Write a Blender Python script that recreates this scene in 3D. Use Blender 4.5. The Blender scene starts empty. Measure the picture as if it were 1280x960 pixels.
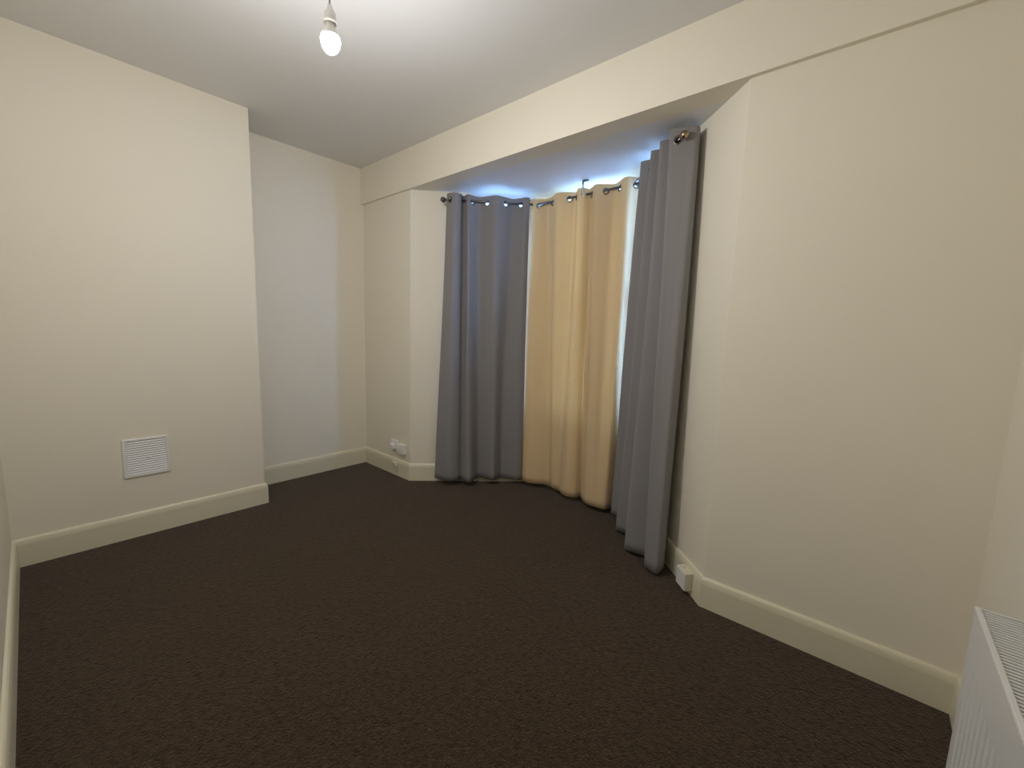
import bpy, bmesh, math, random
from mathutils import Vector, Matrix
random.seed(7)
S = bpy.context.scene
COL = S.collection

# ------------------------------------------------------------------ camera
cam_d = bpy.data.cameras.new('camera')
cam = bpy.data.objects.new('camera', cam_d); COL.objects.link(cam)
R = Matrix(((0.7526471365, -0.1066353439, 0.6497316302),
            (0.6576656247, 0.0744032876, -0.7496266250),
            (0.0315945236, 0.9915104912, 0.1261298214)))
M4 = R.to_4x4(); M4.translation = Vector((0, 0, 1.25))
cam.matrix_world = M4
cam_d.sensor_fit = 'HORIZONTAL'; cam_d.sensor_width = 36.0
cam_d.lens = 36.0 * 524.0 / 1280.0
cam_d.clip_start = 0.02
S.camera = cam

# ------------------------------------------------------------------ sky, exposure
SKY_STRENGTH = 41.0
BULB_STRENGTH = 860.0
BULB_COLOR = (1.0, 0.99, 1.02, 1)
w = bpy.data.worlds.new('overcast_sky'); S.world = w; w.use_nodes = True
bg = w.node_tree.nodes['Background']
bg.inputs[0].default_value = (0.27, 0.50, 1.0, 1); bg.inputs[1].default_value = SKY_STRENGTH
vs = S.view_settings
vs.view_transform = 'Standard'; vs.look = 'None'; vs.gamma = 1.0; vs.use_curve_mapping = False
vs.exposure = 0.0

# ------------------------------------------------------------------ materials
def new_mat(name):
    m = bpy.data.materials.new(name); m.use_nodes = True
    nt = m.node_tree
    return m, nt, nt.nodes['Principled BSDF']

def paint(name, col, rough=0.6, bump=0.05, scale=90.0, var=0.02, spec=0.3):
    m, nt, b = new_mat(name)
    tc = nt.nodes.new('ShaderNodeTexCoord')
    n1 = nt.nodes.new('ShaderNodeTexNoise'); n1.inputs['Scale'].default_value = 2.2; n1.inputs['Detail'].default_value = 3
    nt.links.new(tc.outputs['Object'], n1.inputs['Vector'])
    mr = nt.nodes.new('ShaderNodeMapRange'); mr.inputs['To Min'].default_value = 1 - var; mr.inputs['To Max'].default_value = 1 + var
    nt.links.new(n1.outputs['Fac'], mr.inputs['Value'])
    mx = nt.nodes.new('ShaderNodeVectorMath'); mx.operation = 'SCALE'; mx.inputs[0].default_value = col
    nt.links.new(mr.outputs['Result'], mx.inputs['Scale'])
    nt.links.new(mx.outputs['Vector'], b.inputs['Base Color'])
    b.inputs['Roughness'].default_value = rough
    b.inputs['Specular IOR Level'].default_value = spec
    n2 = nt.nodes.new('ShaderNodeTexNoise'); n2.inputs['Scale'].default_value = scale; n2.inputs['Detail'].default_value = 2
    nt.links.new(tc.outputs['Object'], n2.inputs['Vector'])
    bp = nt.nodes.new('ShaderNodeBump'); bp.inputs['Strength'].default_value = bump; bp.inputs['Distance'].default_value = 0.002
    nt.links.new(n2.outputs['Fac'], bp.inputs['Height'])
    nt.links.new(bp.outputs['Normal'], b.inputs['Normal'])
    return m

def metal(name, col, rough):
    m, nt, b = new_mat(name)
    b.inputs['Base Color'].default_value = (*col, 1); b.inputs['Metallic'].default_value = 1.0
    n = nt.nodes.new('ShaderNodeTexNoise'); n.inputs['Scale'].default_value = 40
    mr = nt.nodes.new('ShaderNodeMapRange'); mr.inputs['To Min'].default_value = rough * .8; mr.inputs['To Max'].default_value = rough * 1.2
    nt.links.new(n.outputs['Fac'], mr.inputs['Value']); nt.links.new(mr.outputs['Result'], b.inputs['Roughness'])
    return m

def fabric(name, col, trans=0.0, var=0.08):
    m, nt, b = new_mat(name)
    tc = nt.nodes.new('ShaderNodeTexCoord')
    mp = nt.nodes.new('ShaderNodeMapping'); mp.inputs['Scale'].default_value = (260, 260, 60)
    nt.links.new(tc.outputs['UV'], mp.inputs['Vector'])
    mp.inputs['Scale'].default_value = (420, 420, 1)
    n = nt.nodes.new('ShaderNodeTexNoise'); n.inputs['Scale'].default_value = 1.0; n.inputs['Detail'].default_value = 3
    nt.links.new(mp.outputs['Vector'], n.inputs['Vector'])
    mr = nt.nodes.new('ShaderNodeMapRange'); mr.inputs['To Min'].default_value = 1 - var; mr.inputs['To Max'].default_value = 1 + var
    nt.links.new(n.outputs['Fac'], mr.inputs['Value'])
    mx = nt.nodes.new('ShaderNodeVectorMath'); mx.operation = 'SCALE'; mx.inputs[0].default_value = col
    nt.links.new(mr.outputs['Result'], mx.inputs['Scale'])
    nt.links.new(mx.outputs['Vector'], b.inputs['Base Color'])
    b.inputs['Roughness'].default_value = 0.85; b.inputs['Specular IOR Level'].default_value = 0.2
    b.inputs['Sheen Weight'].default_value = 0.15
    bp = nt.nodes.new('ShaderNodeBump'); bp.inputs['Strength'].default_value = 0.15; bp.inputs['Distance'].default_value = 0.001
    nt.links.new(n.outputs['Fac'], bp.inputs['Height']); nt.links.new(bp.outputs['Normal'], b.inputs['Normal'])
    if trans:
        t = nt.nodes.new('ShaderNodeBsdfTranslucent'); nt.links.new(mx.outputs['Vector'], t.inputs['Color'])
        ms = nt.nodes.new('ShaderNodeMixShader'); ms.inputs[0].default_value = trans
        out = nt.nodes['Material Output']
        nt.links.new(b.outputs[0], ms.inputs[1]); nt.links.new(t.outputs[0], ms.inputs[2]); nt.links.new(ms.outputs[0], out.inputs[0])
    return m

WALL = paint('wall_paint', (0.88, 0.825, 0.69), 0.65, 0.12, 120)
CEIL = paint('ceiling_paint', (0.84, 0.835, 0.82), 0.8, 0.1, 120)
TRIM = paint('cream_gloss', (0.80, 0.75, 0.57), 0.35, 0.04, 40, spec=0.5)
PLASTIC = paint('white_plastic', (0.88, 0.87, 0.84), 0.35, 0.0, 40, 0.01, 0.5)
SOCKET_CREAM = paint('painted_box', (0.78, 0.73, 0.56), 0.45, 0.03, 60)
UPVC = paint('white_frame', (0.82, 0.83, 0.84), 0.3, 0.0, 40, 0.01, 0.5)
RADI = paint('radiator_enamel', (0.74, 0.74, 0.73), 0.35, 0.02, 60, 0.01, 0.5)
DARKIN = paint('dark_gap', (0.10, 0.097, 0.09), 0.8, 0.0, 40)
GREY = fabric('grey_blackout', (0.262, 0.250, 0.250), 0.0)
BEIGE = fabric('beige_fabric', (0.84, 0.64, 0.375), 0.16)
ROD = metal('dark_nickel', (0.16, 0.15, 0.15), 0.3)
BRONZE = metal('satin_bronze', (0.42, 0.31, 0.22), 0.22)
RING = metal('nickel_ring', (0.22, 0.22, 0.23), 0.25)
OUTSIDE = paint('outside_paving', (0.42, 0.42, 0.41), 0.9, 0.2, 20, 0.1)
BRICK = paint('outside_masonry', (0.45, 0.36, 0.30), 0.9, 0.2, 20, 0.1)

def carpet_mat():
    m, nt, b = new_mat('brown_carpet')
    tc = nt.nodes.new('ShaderNodeTexCoord')
    v = nt.nodes.new('ShaderNodeTexVoronoi'); v.inputs['Scale'].default_value = 150
    n = nt.nodes.new('ShaderNodeTexNoise'); n.inputs['Scale'].default_value = 48; n.inputs['Detail'].default_value = 5; n.inputs['Roughness'].default_value = .7
    big = nt.nodes.new('ShaderNodeTexNoise'); big.inputs['Scale'].default_value = 3; big.inputs['Detail'].default_value = 3
    for x in (v, n, big): nt.links.new(tc.outputs['Object'], x.inputs['Vector'])
    cr = nt.nodes.new('ShaderNodeValToRGB')
    cr.color_ramp.elements[0].position = .3; cr.color_ramp.elements[0].color = (0.0215, 0.0128, 0.0064, 1)
    cr.color_ramp.elements[1].position = .72; cr.color_ramp.elements[1].color = (0.090, 0.057, 0.031, 1)
    nt.links.new(n.outputs['Fac'], cr.inputs['Fac'])
    mr = nt.nodes.new('ShaderNodeMapRange'); mr.inputs['To Min'].default_value = .85; mr.inputs['To Max'].default_value = 1.15
    nt.links.new(big.outputs['Fac'], mr.inputs['Value'])
    mx = nt.nodes.new('ShaderNodeVectorMath'); mx.operation = 'SCALE'
    nt.links.new(cr.outputs['Color'], mx.inputs[0]); nt.links.new(mr.outputs['Result'], mx.inputs['Scale'])
    nt.links.new(mx.outputs['Vector'], b.inputs['Base Color'])
    b.inputs['Roughness'].default_value = 0.95; b.inputs['Specular IOR Level'].default_value = 0.1
    b.inputs['Sheen Weight'].default_value = 0.22; b.inputs['Sheen Tint'].default_value = (.8, .75, .7, 1)
    ad = nt.nodes.new('ShaderNodeMath'); ad.operation = 'ADD'
    nt.links.new(v.outputs['Distance'], ad.inputs[0]); nt.links.new(n.outputs['Fac'], ad.inputs[1])
    bp = nt.nodes.new('ShaderNodeBump'); bp.inputs['Strength'].default_value = 0.9; bp.inputs['Distance'].default_value = 0.006
    nt.links.new(ad.outputs[0], bp.inputs['Height']); nt.links.new(bp.outputs['Normal'], b.inputs['Normal'])
    return m
CARPET = carpet_mat()

def glass_mat():
    m = bpy.data.materials.new('window_glass'); m.use_nodes = True
    nt = m.node_tree; nt.nodes.clear()
    out = nt.nodes.new('ShaderNodeOutputMaterial')
    t = nt.nodes.new('ShaderNodeBsdfTransparent'); t.inputs[0].default_value = (0.93, 0.96, 0.96, 1)
    g = nt.nodes.new('ShaderNodeBsdfGlossy'); g.inputs['Roughness'].default_value = 0.02
    fr = nt.nodes.new('ShaderNodeFresnel'); fr.inputs[0].default_value = 1.45
    ms = nt.nodes.new('ShaderNodeMixShader')
    nt.links.new(fr.outputs[0], ms.inputs[0]); nt.links.new(t.outputs[0], ms.inputs[1]); nt.links.new(g.outputs[0], ms.inputs[2])
    nt.links.new(ms.outputs[0], out.inputs[0])
    return m
GLASS = glass_mat()

def emit_mat():
    m, nt, b = new_mat('lit_bulb_dome')
    b.inputs['Base Color'].default_value = (0.9, 0.9, 0.88, 1)
    b.inputs['Emission Color'].default_value = BULB_COLOR
    b.inputs['Emission Strength'].default_value = BULB_STRENGTH
    return m
LIT = emit_mat()

# ------------------------------------------------------------------ helpers
def obj(name, bm, mat, parent=None, smooth=False, kind=None):
    me = bpy.data.meshes.new(name)
    bmesh.ops.recalc_face_normals(bm, faces=bm.faces)
    bm.to_mesh(me); bm.free()
    if smooth:
        for p in me.polygons: p.use_smooth = True
    me.materials.append(mat)
    o = bpy.data.objects.new(name, me); COL.objects.link(o)
    if parent: o.parent = parent
    if kind: o['kind'] = kind
    return o

def empty(name, loc, rotz=0):
    o = bpy.data.objects.new(name, None); COL.objects.link(o)
    o.location = loc; o.rotation_euler = (0, 0, rotz); o.empty_display_size = 0.05
    return o

def tag(o, label, cat, group=None):
    o['label'] = label; o['category'] = cat
    if group: o['group'] = group
    return o

def box(bm, lo, hi, bevel=0.0, mtx=None, segs=2):
    r = bmesh.ops.create_cube(bm, size=1.0)
    vs_ = r['verts']
    c = [(a + b) / 2 for a, b in zip(lo, hi)]; s = [b - a for a, b in zip(lo, hi)]
    for v in vs_: v.co = Vector((c[0] + v.co.x * s[0], c[1] + v.co.y * s[1], c[2] + v.co.z * s[2]))
    if bevel:
        es = list({e for v in vs_ for e in v.link_edges})
        rr = bmesh.ops.bevel(bm, geom=es, offset=bevel, segments=segs, affect='EDGES', profile=.5)
        vs_ = list({v for f in rr['faces'] for v in f.verts} | {v for v in vs_ if v.is_valid})
        allv = set(vs_); stack = list(vs_)
        while stack:
            v = stack.pop()
            for e in v.link_edges:
                o2 = e.other_vert(v)
                if o2 not in allv: allv.add(o2); stack.append(o2)
        vs_ = list(allv)
    if mtx is not None: bmesh.ops.transform(bm, matrix=mtx, verts=vs_)
    return bm

def lathe(bm, prof, seg=32, mtx=None):
    rings = []
    for r, z in prof:
        if r < 1e-6: rings.append([bm.verts.new((0, 0, z))])
        else: rings.append([bm.verts.new((r * math.cos(2 * math.pi * i / seg), r * math.sin(2 * math.pi * i / seg), z)) for i in range(seg)])
    for a, b in zip(rings, rings[1:]):
        for i in range(seg):
            j = (i + 1) % seg
            if len(a) == 1 and len(b) == 1: continue
            if len(a) == 1: bm.faces.new((a[0], b[i], b[j]))
            elif len(b) == 1: bm.faces.new((a[i], a[j], b[0]))
            else: bm.faces.new((a[i], a[j], b[j], b[i]))
    if mtx is not None: bmesh.ops.transform(bm, matrix=mtx, verts=[v for r_ in rings for v in r_])
    return bm

def tube(bm, pts, rad, seg=12, caps=True):
    pts = [Vector(p) for p in pts]; rings = []
    up = Vector((0, 0, 1))
    for i, p in enumerate(pts):
        t = (pts[min(i + 1, len(pts) - 1)] - pts[max(i - 1, 0)]).normalized()
        a = t.cross(up)
        if a.length < 1e-3: a = t.cross(Vector((1, 0, 0)))
        a.normalize(); b = t.cross(a)
        rings.append([bm.verts.new(p + rad * (math.cos(2 * math.pi * k / seg) * a + math.sin(2 * math.pi * k / seg) * b)) for k in range(seg)])
    for r1, r2 in zip(rings, rings[1:]):
        for k in range(seg):
            bm.faces.new((r1[k], r1[(k + 1) % seg], r2[(k + 1) % seg], r2[k]))
    if caps: bm.faces.new(rings[0]); bm.faces.new(rings[-1])
    return bm

def torus(bm, R_, r_, mtx, seg=28, cs=10):
    g = []
    for i in range(seg):
        a = 2 * math.pi * i / seg
        g.append([bm.verts.new(mtx @ Vector(((R_ + r_ * math.cos(2 * math.pi * j / cs)) * math.cos(a), (R_ + r_ * math.cos(2 * math.pi * j / cs)) * math.sin(a), r_ * .7 * math.sin(2 * math.pi * j / cs)))) for j in range(cs)])
    for i in range(seg):
        for j in range(cs):
            bm.faces.new((g[i][j], g[(i + 1) % seg][j], g[(i + 1) % seg][(j + 1) % cs], g[i][(j + 1) % cs]))
    return bm

# ------------------------------------------------------------------ room shell
CZ, SZ = 2.575, 2.285             # ceiling, bay soffit
PL = [(.33, -.131), (.33, 1.985), (-.50, 1.985), (-1.235, 2.72), (-2.065, 2.72), (-2.80, 1.985),
      (-3.485, 1.985), (-3.485, 1.005), (-3.125, 1.005), (-3.125, -.131)]     # counter-clockwise, room on the left
N = len(PL)
PV = [Vector(p) for p in PL]
def seg_dir(i): return (PV[(i + 1) % N] - PV[i]).normalized()
def seg_in(i): d = seg_dir(i); return Vector((-d.y, d.x))
def offset_pt(i, t):
    """corner i moved t into the room (negative: out of it), mitred"""
    n1, n2 = seg_in(i - 1), seg_in(i)
    m = (n1 + n2); k = t / (m.length_squared / 2)
    return PV[i] + m * k * 1.0 if m.length > 1e-6 else PV[i] + n1 * t

def wall_seg(name, i, z0, z1, t=0.11, extra=None):
    bm = bmesh.new()
    a, b = PV[i], PV[(i + 1) % N]; c, d = offset_pt((i + 1) % N, -t), offset_pt(i, -t)
    vs_ = [[bm.verts.new((p.x, p.y, z)) for p in (a, b, c, d)] for z in (z0, z1)]
    bm.faces.new(vs_[0]); bm.faces.new(vs_[1])
    for k in range(4):
        bm.faces.new((vs_[0][k], vs_[0][(k + 1) % 4], vs_[1][(k + 1) % 4], vs_[1][k]))
    if extra: extra(bm)
    return obj(name, bm, WALL, kind='structure')

wall_seg('wall_right', 0, 0, CZ)
wall_seg('wall_far_right', 1, 0, SZ)
wall_seg('wall_far_left', 5, 0, SZ)
wall_seg('wall_left', 6, 0, CZ)
wall_seg('wall_chimney_return', 7, 0, CZ, .1)
wall_seg('wall_chimney', 8, 0, CZ)
wall_seg('wall_near', 9, 0, CZ)
bm = bmesh.new(); box(bm, (-3.6, 1.962, SZ), (.44, 2.095, CZ)); obj('wall_far_header', bm, WALL, kind='structure')
bm = bmesh.new(); box(bm, (-3.72, -.3, CZ), (.5, 2.12, CZ + .12)); obj('ceiling', bm, CEIL, kind='structure')

def poly_slab(name, pts, z0, z1, mat):
    bm = bmesh.new()
    lo = [bm.verts.new((p[0], p[1], z0)) for p in pts]; hi = [bm.verts.new((p[0], p[1], z1)) for p in pts]
    bm.faces.new(lo); bm.faces.new(hi)
    for k in range(len(pts)):
        j = (k + 1) % len(pts); bm.faces.new((lo[k], lo[j], hi[j], hi[k]))
    return obj(name, bm, mat, kind='structure')
poly_slab('ceiling_bay', [(-.36, 2.095), (-1.17, 2.90), (-2.13, 2.90), (-2.94, 2.095)], SZ, SZ + .2, CEIL)
floor_pts = [tuple(offset_pt(i, -.10)) for i in range(N)]
poly_slab('floor', floor_pts, -.14, -.008, paint('floorboards', (.25, .17, .1), .7, .1, 30))

# carpet, fitted wall to wall
bm = bmesh.new()
lo = [bm.verts.new((p.x, p.y, -.008)) for p in PV]; hi = [bm.verts.new((p.x, p.y, 0)) for p in PV]
bm.faces.new(lo); bm.faces.new(hi)
for k in range(N): bm.faces.new((lo[k], lo[(k + 1) % N], hi[(k + 1) % N], hi[k]))
tag(obj('carpet', bm, CARPET), 'dark brown fitted carpet covering the whole floor', 'carpet')

# ---- bay walls with window openings
T = 0.16
W_SILL, W_HEAD = 0.62, SZ
def bay_wall(name, i, wname, in0, in1):
    a, b = PV[i], PV[i + 1]; L = (b - a).length; d = seg_dir(i); n = seg_in(i)
    def P(s, o, z): q = a + d * s + n * o; return Vector((q.x, q.y, z))
    bm = bmesh.new()
    # inner/outer outlines (mitred at corners)
    ia, ib = a, b; oa, ob = offset_pt(i, -T), offset_pt(i + 1, -T)
    s0, s1 = in0, L - in1
    def prism(pts, z0, z1):
        l = [bm.verts.new((p.x, p.y, z0)) for p in pts]; h = [bm.verts.new((p.x, p.y, z1)) for p in pts]
        bm.faces.new(l); bm.faces.new(h)
        for k in range(4): bm.faces.new((l[k], l[(k + 1) % 4], h[(k + 1) % 4], h[k]))
    q = lambda s, o: a + d * s + n * o
    prism([ia, ib, ob, oa], 0, W_SILL)
    prism([ia, q(s0, 0), q(s0, -T), oa], W_SILL, SZ)
    prism([q(s1, 0), ib, ob, q(s1, -T)], W_SILL, SZ)
    obj(name, bm, WALL, kind='structure')
    # window
    win = empty(wname, P((s0 + s1) / 2, -.09, W_SILL), math.atan2(d.y, d.x)); win['kind'] = 'structure'
    wd = (s1 - s0) / 2; h = W_HEAD - W_SILL
    bm = bmesh.new(); fw = .05
    box(bm, (-wd, -.03, 0), (-wd + fw, .03, h), .004); box(bm, (wd - fw, -.03, 0), (wd, .03, h), .004)
    box(bm, (-wd + fw, -.03, 0), (wd - fw, .03, fw), .004); box(bm, (-wd + fw, -.03, h - fw), (wd - fw, .03, h), .004)
    obj('window_frame', bm, UPVC, win)
    bm = bmesh.new(); box(bm, (-wd + fw, -.025, h * .52 - .025), (wd - fw, .025, h * .52 + .025), .004); obj('meeting_rail', bm, UPVC, win)
    for z0, z1 in ((fw, h * .52 - .025), (h * .52 + .025, h - fw)):
        bm = bmesh.new(); r = [bm.verts.new(v) for v in ((-wd + fw, 0, z0), (wd - fw, 0, z0), (wd - fw, 0, z1), (-wd + fw, 0, z1))]
        bm.faces.new(r); obj('pane', bm, GLASS, win)
    bm = bmesh.new(); box(bm, (-wd, .03, -.001), (wd, .086, .022), .006); obj('window_sill', bm, UPVC, win)
bay_wall('wall_bay_right', 2, 'window_3', .60, .11)
bay_wall('wall_bay_center', 3, 'window_2', .06, .17)
bay_wall('wall_bay_left', 4, 'window_1', .09, .46)

# ---- baseboards, mitred, rounded top edge
BT, BH = .017, .142
BPROF = [(0, 0), (BT, 0), (BT, BH - .030), (BT - .002, BH - .018), (BT - .005, BH - .008), (BT - .010, BH - .002), (0, BH)]
def baseboard(name, i):
    bm = bmesh.new(); rows = []
    for j in (i, (i + 1) % N):
        row = []
        for t, z in BPROF:
            p = offset_pt(j, t); row.append(bm.verts.new((p.x, p.y, z)))
        rows.append(row)
    for k in range(len(BPROF)):
        l = (k + 1) % len(BPROF); bm.faces.new((rows[0][k], rows[0][l], rows[1][l], rows[1][k]))
    bm.faces.new(rows[0]); bm.faces.new(rows[1])
    return obj(name, bm, TRIM, kind='structure')
for i, nm in enumerate(['right', 'far_right', 'bay_right', 'bay_center', 'bay_left', 'far_left', 'left', 'chimney_return', 'chimney', 'near']):
    baseboard('baseboard_' + nm, i)

# ---- outside: paving and a house across the street
bm = bmesh.new(); box(bm, (-14, 2.9, -.75), (12, 16, -.6)); obj('ground_outside', bm, OUTSIDE, kind='structure')

# ------------------------------------------------------------------ curtains
def catmull(vals, t):
    n = len(vals); i = min(int(t), n - 2); f = t - i
    p0, p1, p2, p3 = vals[max(i - 1, 0)], vals[i], vals[i + 1], vals[min(i + 2, n - 1)]
    return .5 * ((2 * p1) + (-p0 + p2) * f + (2 * p0 - 5 * p1 + 4 * p2 - p3) * f * f + (-p0 + 3 * p1 - 3 * p2 + p3) * f ** 3)

def curtain(name, origin, u, n, top, bot, grom, ztop, zg, zhem, mat, seed, sub=14, ease=1.0, hang=None):
    rnd = random.Random(seed)
    u = Vector(u); n = Vector(n); origin = Vector(origin)
    K = len(top); C = (K - 1) * sub + 1
    ts = [k / sub for k in range(C)]
    zs = []
    z = ztop
    while z > ztop - .095: zs.append(z); z -= .0045
    R2 = 44
    for k in range(R2 + 1): zs.append(z + (zhem - z) * k / R2)
    ph = [rnd.uniform(0, 6.28) for _ in range(3)]
    def pos(t, z):
        v = (ztop - z) / (ztop - zhem)
        wv = v ** ease
        s = catmull([a[0] for a in top], t) * (1 - wv) + catmull([a[0] for a in bot], t) * wv
        d = catmull([a[1] for a in top], t) * (1 - wv) + catmull([a[1] for a in bot], t) * wv
        mid = math.sin(math.pi * v)
        s += .006 * mid * math.sin(t * 1.1 + ph[0] + 2.2 * v)
        d += .006 * mid * math.sin(t * 1.7 + ph[1] + 3.0 * v)
        zz = z
        if hang and v > .8: zz += catmull(hang, t) * ((v - .8) / .2)
        p = origin + u * s + n * d
        return Vector((p.x, p.y, zz))
    # arc length along the top
    arc = [0]; pts = [pos(t, zg) for t in ts]
    for a, b in zip(pts, pts[1:]): arc.append(arc[-1] + (b - a).length)
    gi = []
    for g in grom:            # grommet given as knot parameter
        k = int(round(g * sub)); gi.append(k)
    bm = bmesh.new(); uvl = bm.loops.layers.uv.new('UVMap')
    grid = [[bm.verts.new(pos(t, z)) for t in ts] for z in zs]
    for r in range(len(zs) - 1):
        zc = (zs[r] + zs[r + 1]) / 2
        for c in range(C - 1):
            ac = (arc[c] + arc[c + 1]) / 2
            if zc > ztop - .1 and any((ac - arc[k]) ** 2 + (zc - zg) ** 2 < .0165 ** 2 for k in gi): continue
            f = bm.faces.new((grid[r][c], grid[r][c + 1], grid[r + 1][c + 1], grid[r + 1][c]))
            for l, (rr, cc) in zip(f.loops, ((r, c), (r, c + 1), (r + 1, c + 1), (r + 1, c))):
                l[uvl].uv = (arc[cc], zs[rr])
    loose = [v for v in bm.verts if not v.link_faces]
    bmesh.ops.delete(bm, geom=loose, context='VERTS')
    o = obj(name, bm, mat, smooth=True)
    md = o.modifiers.new('thickness', 'SOLIDIFY'); md.thickness = .0018; md.offset = 0
    for k in gi:
        a, b = pts[max(k - 1, 0)], pts[min(k + 1, C - 1)]
        tx = (b - a).normalized(); nz = tx.cross(Vector((0, 0, 1))).normalized()
        m = Matrix((tx, Vector((0, 0, 1)), nz)).transposed().to_4x4(); m.translation = pts[k]
        gb = torus(bmesh.new(), .0185, .0045, m)
        obj('grommet', gb, RING, o, smooth=True)
    # stitched bottom hem, a doubled strip slightly proud of the cloth
    return o

r5 = .5 ** .5
ZROD = 2.197; ZG = 2.189
U_L, N_L, O_L = (r5, r5), (r5, -r5), (-2.80 + .1 * r5, 1.985 - .1 * r5)
U_C, N_C, O_C = (1, 0), (0, -1), (-2.065, 2.60)
U_R, N_R, O_R = (-r5, r5), (-r5, -r5), (-.50 - .12 * r5, 1.985 - .12 * r5)

left = curtain('grey_curtain', O_L, U_L, N_L,
    [(.285, .01), (.31, .035), (.35, .05), (.385, .025), (.402, -.03), (.42, -.005), (.44, .025), (.469, 0), (.525, -.028), (.582, 0), (.65, .034), (.72, 0), (.777, -.028), (.835, 0), (.868, .025), (.90, .015)],
    [(.207, -.035), (.25, .0), (.33, .05), (.39, .03), (.42, -.01), (.445, .03), (.47, .062), (.505, .06), (.555, -.045), (.62, -.02), (.68, .02), (.735, -.045), (.765, -.045), (.82, -.02), (.87, .01), (.91, .0)],
    [1, 7, 9, 11, 13], 2.238, ZG, .045, GREY, 3)
tag(left, 'dark grey eyelet curtain hanging at the left side of the bay, nearest the wall boxes', 'curtain')

b1 = curtain('beige_curtain', O_C, U_C, N_C,
    [(-.09, .012), (-.04, .03), (.027, 0), (.09, -.032), (.15, 0), (.22, .04), (.298, 0), (.33, -.025), (.358, 0), (.39, .035), (.425, .02), (.453, -.03), (.50, -.022), (.56, -.018), (.64, -.055)],  # last knots: hidden tail lengthened behind the next panel to keep daylight out
    [(-.06, .02), (-.02, .03), (.045, .05), (.12, .02), (.20, -.03), (.26, 0), (.33, .01), (.37, .04), (.40, .055), (.44, .06), (.49, .04), (.515, -.012), (.56, .005), (.61, .03), (.67, .035)],
    [2, 4, 6, 8], 2.236, ZG, .042, BEIGE, 5)
tag(b1, 'wider beige eyelet curtain beside the left grey curtain, slightly overlapped at its right edge', 'curtain')
b2 = curtain('beige_curtain', O_C, U_C, N_C,
    [(.458, -.012), (.468, -.005), (.479, 0), (.53, .035), (.584, 0), (.635, -.03), (.69, .005), (.738, .042), (.772, .036), (.797, 0), (.805, -.012), (.812, -.022)],
    [(.518, .0), (.535, .015), (.56, .04), (.60, .07), (.65, .08), (.69, .075), (.735, .07), (.755, .055), (.765, .02), (.772, -.01), (.78, -.03), (.80, -.03)],
    [2, 4, 6, 9], 2.236, ZG, .042, BEIGE, 6)
tag(b2, 'narrower beige eyelet curtain next to the bright daylight gap by the right grey curtain', 'curtain')

right = curtain('grey_curtain', O_R, U_R, N_R,
    [(.43, -.112), (.36, -.10), (.315, -.068), (.328, -.03), (.347, .012), (.37, .045), (.405, .015), (.44, -.04), (.492, .04), (.53, 0), (.565, -.04), (.612, .04), (.65, 0), (.69, -.04), (.765, .04), (.82, -.04)],  # first knots: unseen return fold to the wall, added to block leaking daylight
    [(.43, -.112), (.30, -.07), (.22, 0), (.25, .025), (.27, .035), (.295, .042), (.32, .015), (.37, -.02), (.47, .09), (.53, 0), (.60, -.02), (.71, .065), (.76, 0), (.83, -.02), (.96, .02), (1.0, -.04)],
    [4, 6, 9, 12], 2.245, ZG, .022, GREY, 9)
tag(right, 'dark grey eyelet curtain hanging in deep narrow folds at the right side of the bay', 'curtain')

# ------------------------------------------------------------------ curtain rods
def rod(name, origin, u, n, s0, s1, wall_off, brackets, finials, ballmat, label):
    u3 = Vector((*u, 0)); n3 = Vector((*n, 0)); o3 = Vector((*origin, 0))
    at = lambda s, d=0, z=0: o3 + u3 * s + n3 * d + Vector((0, 0, ZROD + z))
    root = empty(name, at((s0 + s1) / 2)); base = Matrix.Translation(-root.location)
    def done(nm, bm, mat, smooth=True):
        bmesh.ops.transform(bm, matrix=base, verts=bm.verts[:]); return obj(nm, bm, mat, root, smooth)
    done('pole', tube(bmesh.new(), [at(s0), at(s1)], .008, 16), ROD)
    for s in brackets:
        bm = bmesh.new()
        tube(bm, [at(s, -wall_off + .003, .0), at(s, -.012, -.002), at(s, 0, -.010)], .005, 10)
        mt = Matrix.Translation(at(s, -wall_off)) @ n3.to_track_quat('Z', 'Y').to_matrix().to_4x4()
        lathe(bm, [(0, 0), (.02, 0), (.02, .004), (.012, .008), (0, .008)], 20, mt)
        done('bracket', bm, ROD)
    for s, sg in finials:
        bm = bmesh.new()
        mt = Matrix.Translation(at(s)) @ (u3 * sg).to_track_quat('Z', 'Y').to_matrix().to_4x4()
        prof = [(0.0, 0), (.010, 0), (.012, .004), (.009, .008), (.009, .012)]
        for k in range(1, 13):
            a = math.pi * (.12 + .88 * k / 12); prof.append((.020 * math.sin(a) if k < 12 else 0, .030 - .020 * math.cos(a)))
        lathe(bm, prof, 24, mt); done('finial', bm, ballmat)
    return tag(root, label, 'curtain rod')
rod('curtain_rod', O_L, U_L, N_L, .285, .925, .1, (.30, .88), [(.285, -1)], ROD, 'dark metal curtain rod with ball end carrying the left grey curtain')
rod('curtain_rod', O_C, U_C, N_C, -.02, .86, .12, (.06, .80), [], ROD, 'dark metal curtain rod carrying the two beige curtains')
rod('curtain_rod', O_R, U_R, N_R, .335, .93, .12, (.45, .90), [(.338, -1)], BRONZE, 'curtain rod with bronze ball end carrying the right grey curtain')

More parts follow.
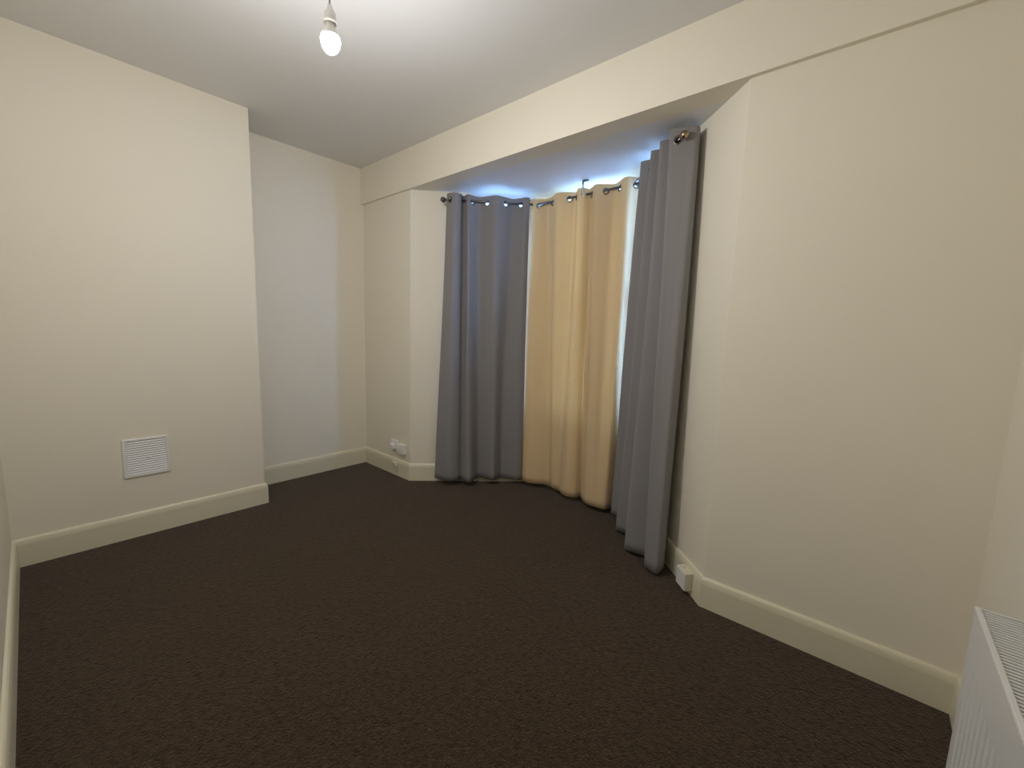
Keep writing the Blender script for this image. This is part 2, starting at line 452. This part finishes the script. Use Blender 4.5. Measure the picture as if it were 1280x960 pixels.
# support hook between the two beige curtains
root = empty('curtain_hook', (-1.637, 2.60, SZ))
bm = bmesh.new(); box(bm, (-.011, -.030, -.012), (.030, -.012, 0), .002); box(bm, (-.012, -.032, -.10), (-.003, -.022, -.004), .0015); obj('hook_plate', bm, ROD, root)
bm = bmesh.new(); tube(bm, [(-.004, -.033, -.03), (-.003, -.034, -.07), (0.002, -.034, -.105), (.010, -.03, -.112), (.014, -.02, -.10)], .0045, 8); obj('cord_loop', bm, PLASTIC, root, True)
tag(root, 'small dark hook with pale cord loop under bay ceiling between the beige curtains', 'hook')

# ------------------------------------------------------------------ pendant lamp
BX, BY, BZ = -1.478, .731, .025
root = empty('pendant_lamp', (BX, BY, CZ))
lamp = lambda z: z - CZ + BZ
bm = lathe(bmesh.new(), [(0, 0), (.045, 0), (.046, -.008), (.038, -.022), (.014, -.030), (0, -.030)], 32); obj('ceiling_rose', bm, PLASTIC, root, True)
bm = tube(bmesh.new(), [(0, 0, -.028), (0.0015, 0, -.15), (0, 0, lamp(2.258))], .0032, 10); obj('cord', bm, PLASTIC, root, True)
bm = lathe(bmesh.new(), [(0, lamp(2.268)), (.006, lamp(2.268)), (.009, lamp(2.256)), (.016, lamp(2.246)), (.018, lamp(2.240)), (.018, lamp(2.222)), (.021, lamp(2.220)), (.021, lamp(2.210)), (0, lamp(2.210))], 28); obj('lamp_holder', bm, PLASTIC, root, True)
bulb_prof = [(0, lamp(2.212)), (.013, lamp(2.212)), (.0135, lamp(2.205)), (.019, lamp(2.192)), (.0265, lamp(2.176)), (.0285, lamp(2.170))]
bm = lathe(bmesh.new(), bulb_prof, 28); obj('bulb_collar', bm, PLASTIC, root, True)
prof = [(.0285, lamp(2.170))]
for k in range(0, 11):
    a = math.pi / 2 * k / 10
    prof.append((.0305 * math.cos(a) if k < 10 else 0, lamp(2.160) - .043 * math.sin(a) + .002))
bm = lathe(bmesh.new(), prof, 28); d = obj('bulb_dome', bm, LIT, root, True); d['label'] = 'glowing white bulb dome'
tag(root, 'bare lit bulb hanging on a short white cord from the ceiling', 'lamp')

# ------------------------------------------------------------------ wall vent on the chimney breast
VX = -3.125
root = empty('wall_vent', (VX, .398, .352))
vw, vh = .104, .222
bm = bmesh.new()
box(bm, (0, -vw, 0), (.010, -vw + .016, vh), .003); box(bm, (0, vw - .016, 0), (.010, vw, vh), .003)
box(bm, (0, -vw + .014, 0), (.010, vw - .014, .014), .003); box(bm, (0, -vw + .014, vh - .014), (.010, vw - .014, vh), .003)
obj('vent_frame', bm, PLASTIC, root)
bm = bmesh.new(); box(bm, (0, -vw + .01, .01), (.0015, vw - .01, vh - .01)); obj('vent_back', bm, DARKIN, root)
sl = None; NS = 15; pit = (vh - .03) / NS
for k in range(NS):
    if sl is None:
        bm = bmesh.new(); mt = Matrix.Rotation(math.radians(-35), 4, 'Y')
        box(bm, (-.0012, -vw + .016, -.0055), (.0012, vw - .016, .0055), .0008, mt, 1)
        sl = obj('slat', bm, PLASTIC, root); q = sl
    else:
        q = sl.copy(); COL.objects.link(q); q.parent = root
    q.location = (.0062, 0, .015 + pit * (k + .5))
bm = lathe(bmesh.new(), [(0, 0), (.006, 0), (.006, .003), (0, .004)], 14, Matrix.Translation((.0105, .01, vh / 2 - .004)) @ Matrix.Rotation(math.pi / 2, 4, 'Y')); obj('screw', bm, PLASTIC, root, True)
tag(root, 'square white louvred vent low on the chimney breast wall', 'vent')

# ------------------------------------------------------------------ sockets
FY = 1.985
root = empty('wall_socket', (-3.018, FY, .258))
bm = bmesh.new(); box(bm, (-.043, -.010, -.043), (.043, 0, .043), .003); obj('faceplate', bm, PLASTIC, root)
bm = bmesh.new(); box(bm, (.018, -.014, .020), (.028, -.009, .034), .0015); obj('switch', bm, PLASTIC, root)
bm = bmesh.new()
box(bm, (-.022, -.040, -.034), (.024, -.010, .012), .006); tube(bm, [(.0, -.028, -.032), (.002, -.03, -.05), (.012, -.028, -.062)], .004, 8)
obj('plug', bm, PLASTIC, root)
tag(root, 'left of two white wall boxes above the skirting, a socket with a plug in it', 'socket')

root = empty('junction_box', (-2.893, FY, .248))
bm = bmesh.new(); box(bm, (-.046, -.034, -.040), (.046, 0, .040), .004); obj('box_body', bm, PLASTIC, root)
bm = bmesh.new(); box(bm, (-.043, -.040, -.037), (.043, -.034, .037), .003); obj('cover', bm, PLASTIC, root)
for sx in (-.03, .03):
    bm = lathe(bmesh.new(), [(0, 0), (.004, 0), (.004, .002), (0, .003)], 12, Matrix.Translation((sx, -.0395, 0)) @ Matrix.Rotation(math.pi / 2, 4, 'X')); obj('screw', bm, PLASTIC, root)
tag(root, 'right of two white wall boxes above the skirting, deeper with plain cover', 'socket')

root = empty('cable_clip', (-2.985, FY - BT, .098))
bm = bmesh.new(); box(bm, (-.028, -.018, -.017), (.028, 0, .017), .005); obj('clip_body', bm, SOCKET_CREAM, root)
bm = bmesh.new(); tube(bm, [(.026, -.009, 0), (.034, -.010, -.008), (.036, -.008, -.03), (.034, -.006, -.07)], .003, 8); obj('cable_stub', bm, SOCKET_CREAM, root, True)
tag(root, 'small cream painted clip on the skirting below the white wall boxes', 'cable clip')

# box on the right bay skirting
dR = seg_dir(2); nR = seg_in(2)
sx = .105
pp = PV[2] + dR * sx + nR * BT
root = empty('skirting_socket', (pp.x, pp.y, .072), math.atan2(-nR.x, nR.y))
# local +Y points into the room
bm = bmesh.new(); box(bm, (-.045, 0, -.045), (.045, .034, .045), .003); obj('box_body', bm, SOCKET_CREAM, root)
bm = bmesh.new(); box(bm, (-.043, .034, -.043), (.043, .042, .043), .003); fp = obj('faceplate', bm, PLASTIC, root); fp['label'] = 'white faceplate'
bm = lathe(bmesh.new(), [(0, 0), (.003, 0), (.003, .001), (0, .0015)], 12, Matrix.Translation((.012, .018, .0448))); obj('screw', bm, DARKIN, root)
tag(root, 'small cream box with white front on the skirting under the right grey curtain', 'socket')

# ------------------------------------------------------------------ radiator on the right wall
RX, RY0, RY1, RZ0, RZ1 = .21, .20, 1.266, .13, .708
root = empty('radiator', (.27, (RY0 + RY1) / 2, RZ0))
ofs = Matrix.Translation(-root.location)
def rp(nm, bm, mat=RADI, smooth=False):
    bmesh.ops.transform(bm, matrix=ofs, verts=bm.verts[:]); return obj(nm, bm, mat, root, smooth)
def fluted(x, sgn):
    bm = bmesh.new(); prof = []
    y = RY1 - .012; n = 0
    prof.append((RY1 - .004, 0)); pitch = .0333
    y = RY1 - .03
    while y > RY0 + .03:
        for f, dd in ((0, 0), (.25, 0), (.4, .0045), (.75, .0045), (.9, 0)):
            prof.append((y - f * pitch, dd))
        y -= pitch
    prof.append((RY0 + .004, 0))
    rows = []
    for z, k in ((RZ0, 0), (RZ0 + .025, 0), (RZ0 + .045, 1), (RZ1 - .15, 1), (RZ1 - .09, 0), (RZ1 - .008, 0)):
        rows.append([bm.verts.new((x + sgn * dd * k, yy, z)) for yy, dd in prof])
    for a, b in zip(rows, rows[1:]):
        for i in range(len(prof) - 1): bm.faces.new((a[i], a[i + 1], b[i + 1], b[i]))
    return bm
rp('front_panel', fluted(RX, 1))
rp('back_panel', fluted(.292, -1))
bm = bmesh.new(); y = RY0 + .03
while y < RY1 - .03:
    box(bm, (RX + .02, y, RZ0 + .05), (.278, y + .001, RZ1 - .04)); y += .016
fin = rp('convector_fins', bm); fin['kind'] = 'stuff'
bm = bmesh.new(); box(bm, (RX - .001, RY0, RZ1 - .010), (RX + .009, RY1, RZ1), .0025); rp('front_rail', bm)
bm = bmesh.new(); box(bm, (.286, RY0, RZ1 - .010), (.296, RY1, RZ1), .0025); rp('back_rail', bm)
for y0, y1, nm in ((RY1 - .005, RY1, 'end_panel'), (RY0, RY0 + .005, 'end_panel')):
    bm = bmesh.new(); box(bm, (RX, y0, RZ0 + .01), (.296, y1, RZ1 - .001), .002); rp(nm, bm)
bar = None; y = RY0 + .014
while y < RY1 - .010:
    if bar is None:
        bm = bmesh.new(); box(bm, (-.039, -.0026, -.002), (.039, .0026, .002), .001, None, 1); bar = obj('grille_bar', bm, RADI, root); q = bar
    else: q = bar.copy(); COL.objects.link(q); q.parent = root
    q.location = Vector((.2475, y, RZ1 - .005)) - root.location
    y += .0105
for yy in (RY0 + .2, RY1 - .2):
    bm = bmesh.new(); box(bm, (.29, yy - .02, RZ0 + .08), (.33, yy + .02, RZ1 - .08), .002); rp('wall_bracket', bm)
for yy in (RY0 - .03, RY1 + .03):
    bm = tube(bmesh.new(), [(.25, yy - math.copysign(.04, yy - .7), RZ0 + .03), (.25, yy, RZ0 + .03)], .009, 12)
    tube(bm, [(.25, yy, RZ0 + .04), (.25, yy, .001)], .0075, 12); rp('pipe', bm, RADI, True)
tag(root, 'white panel radiator with slatted top grille on the right wall', 'radiator')
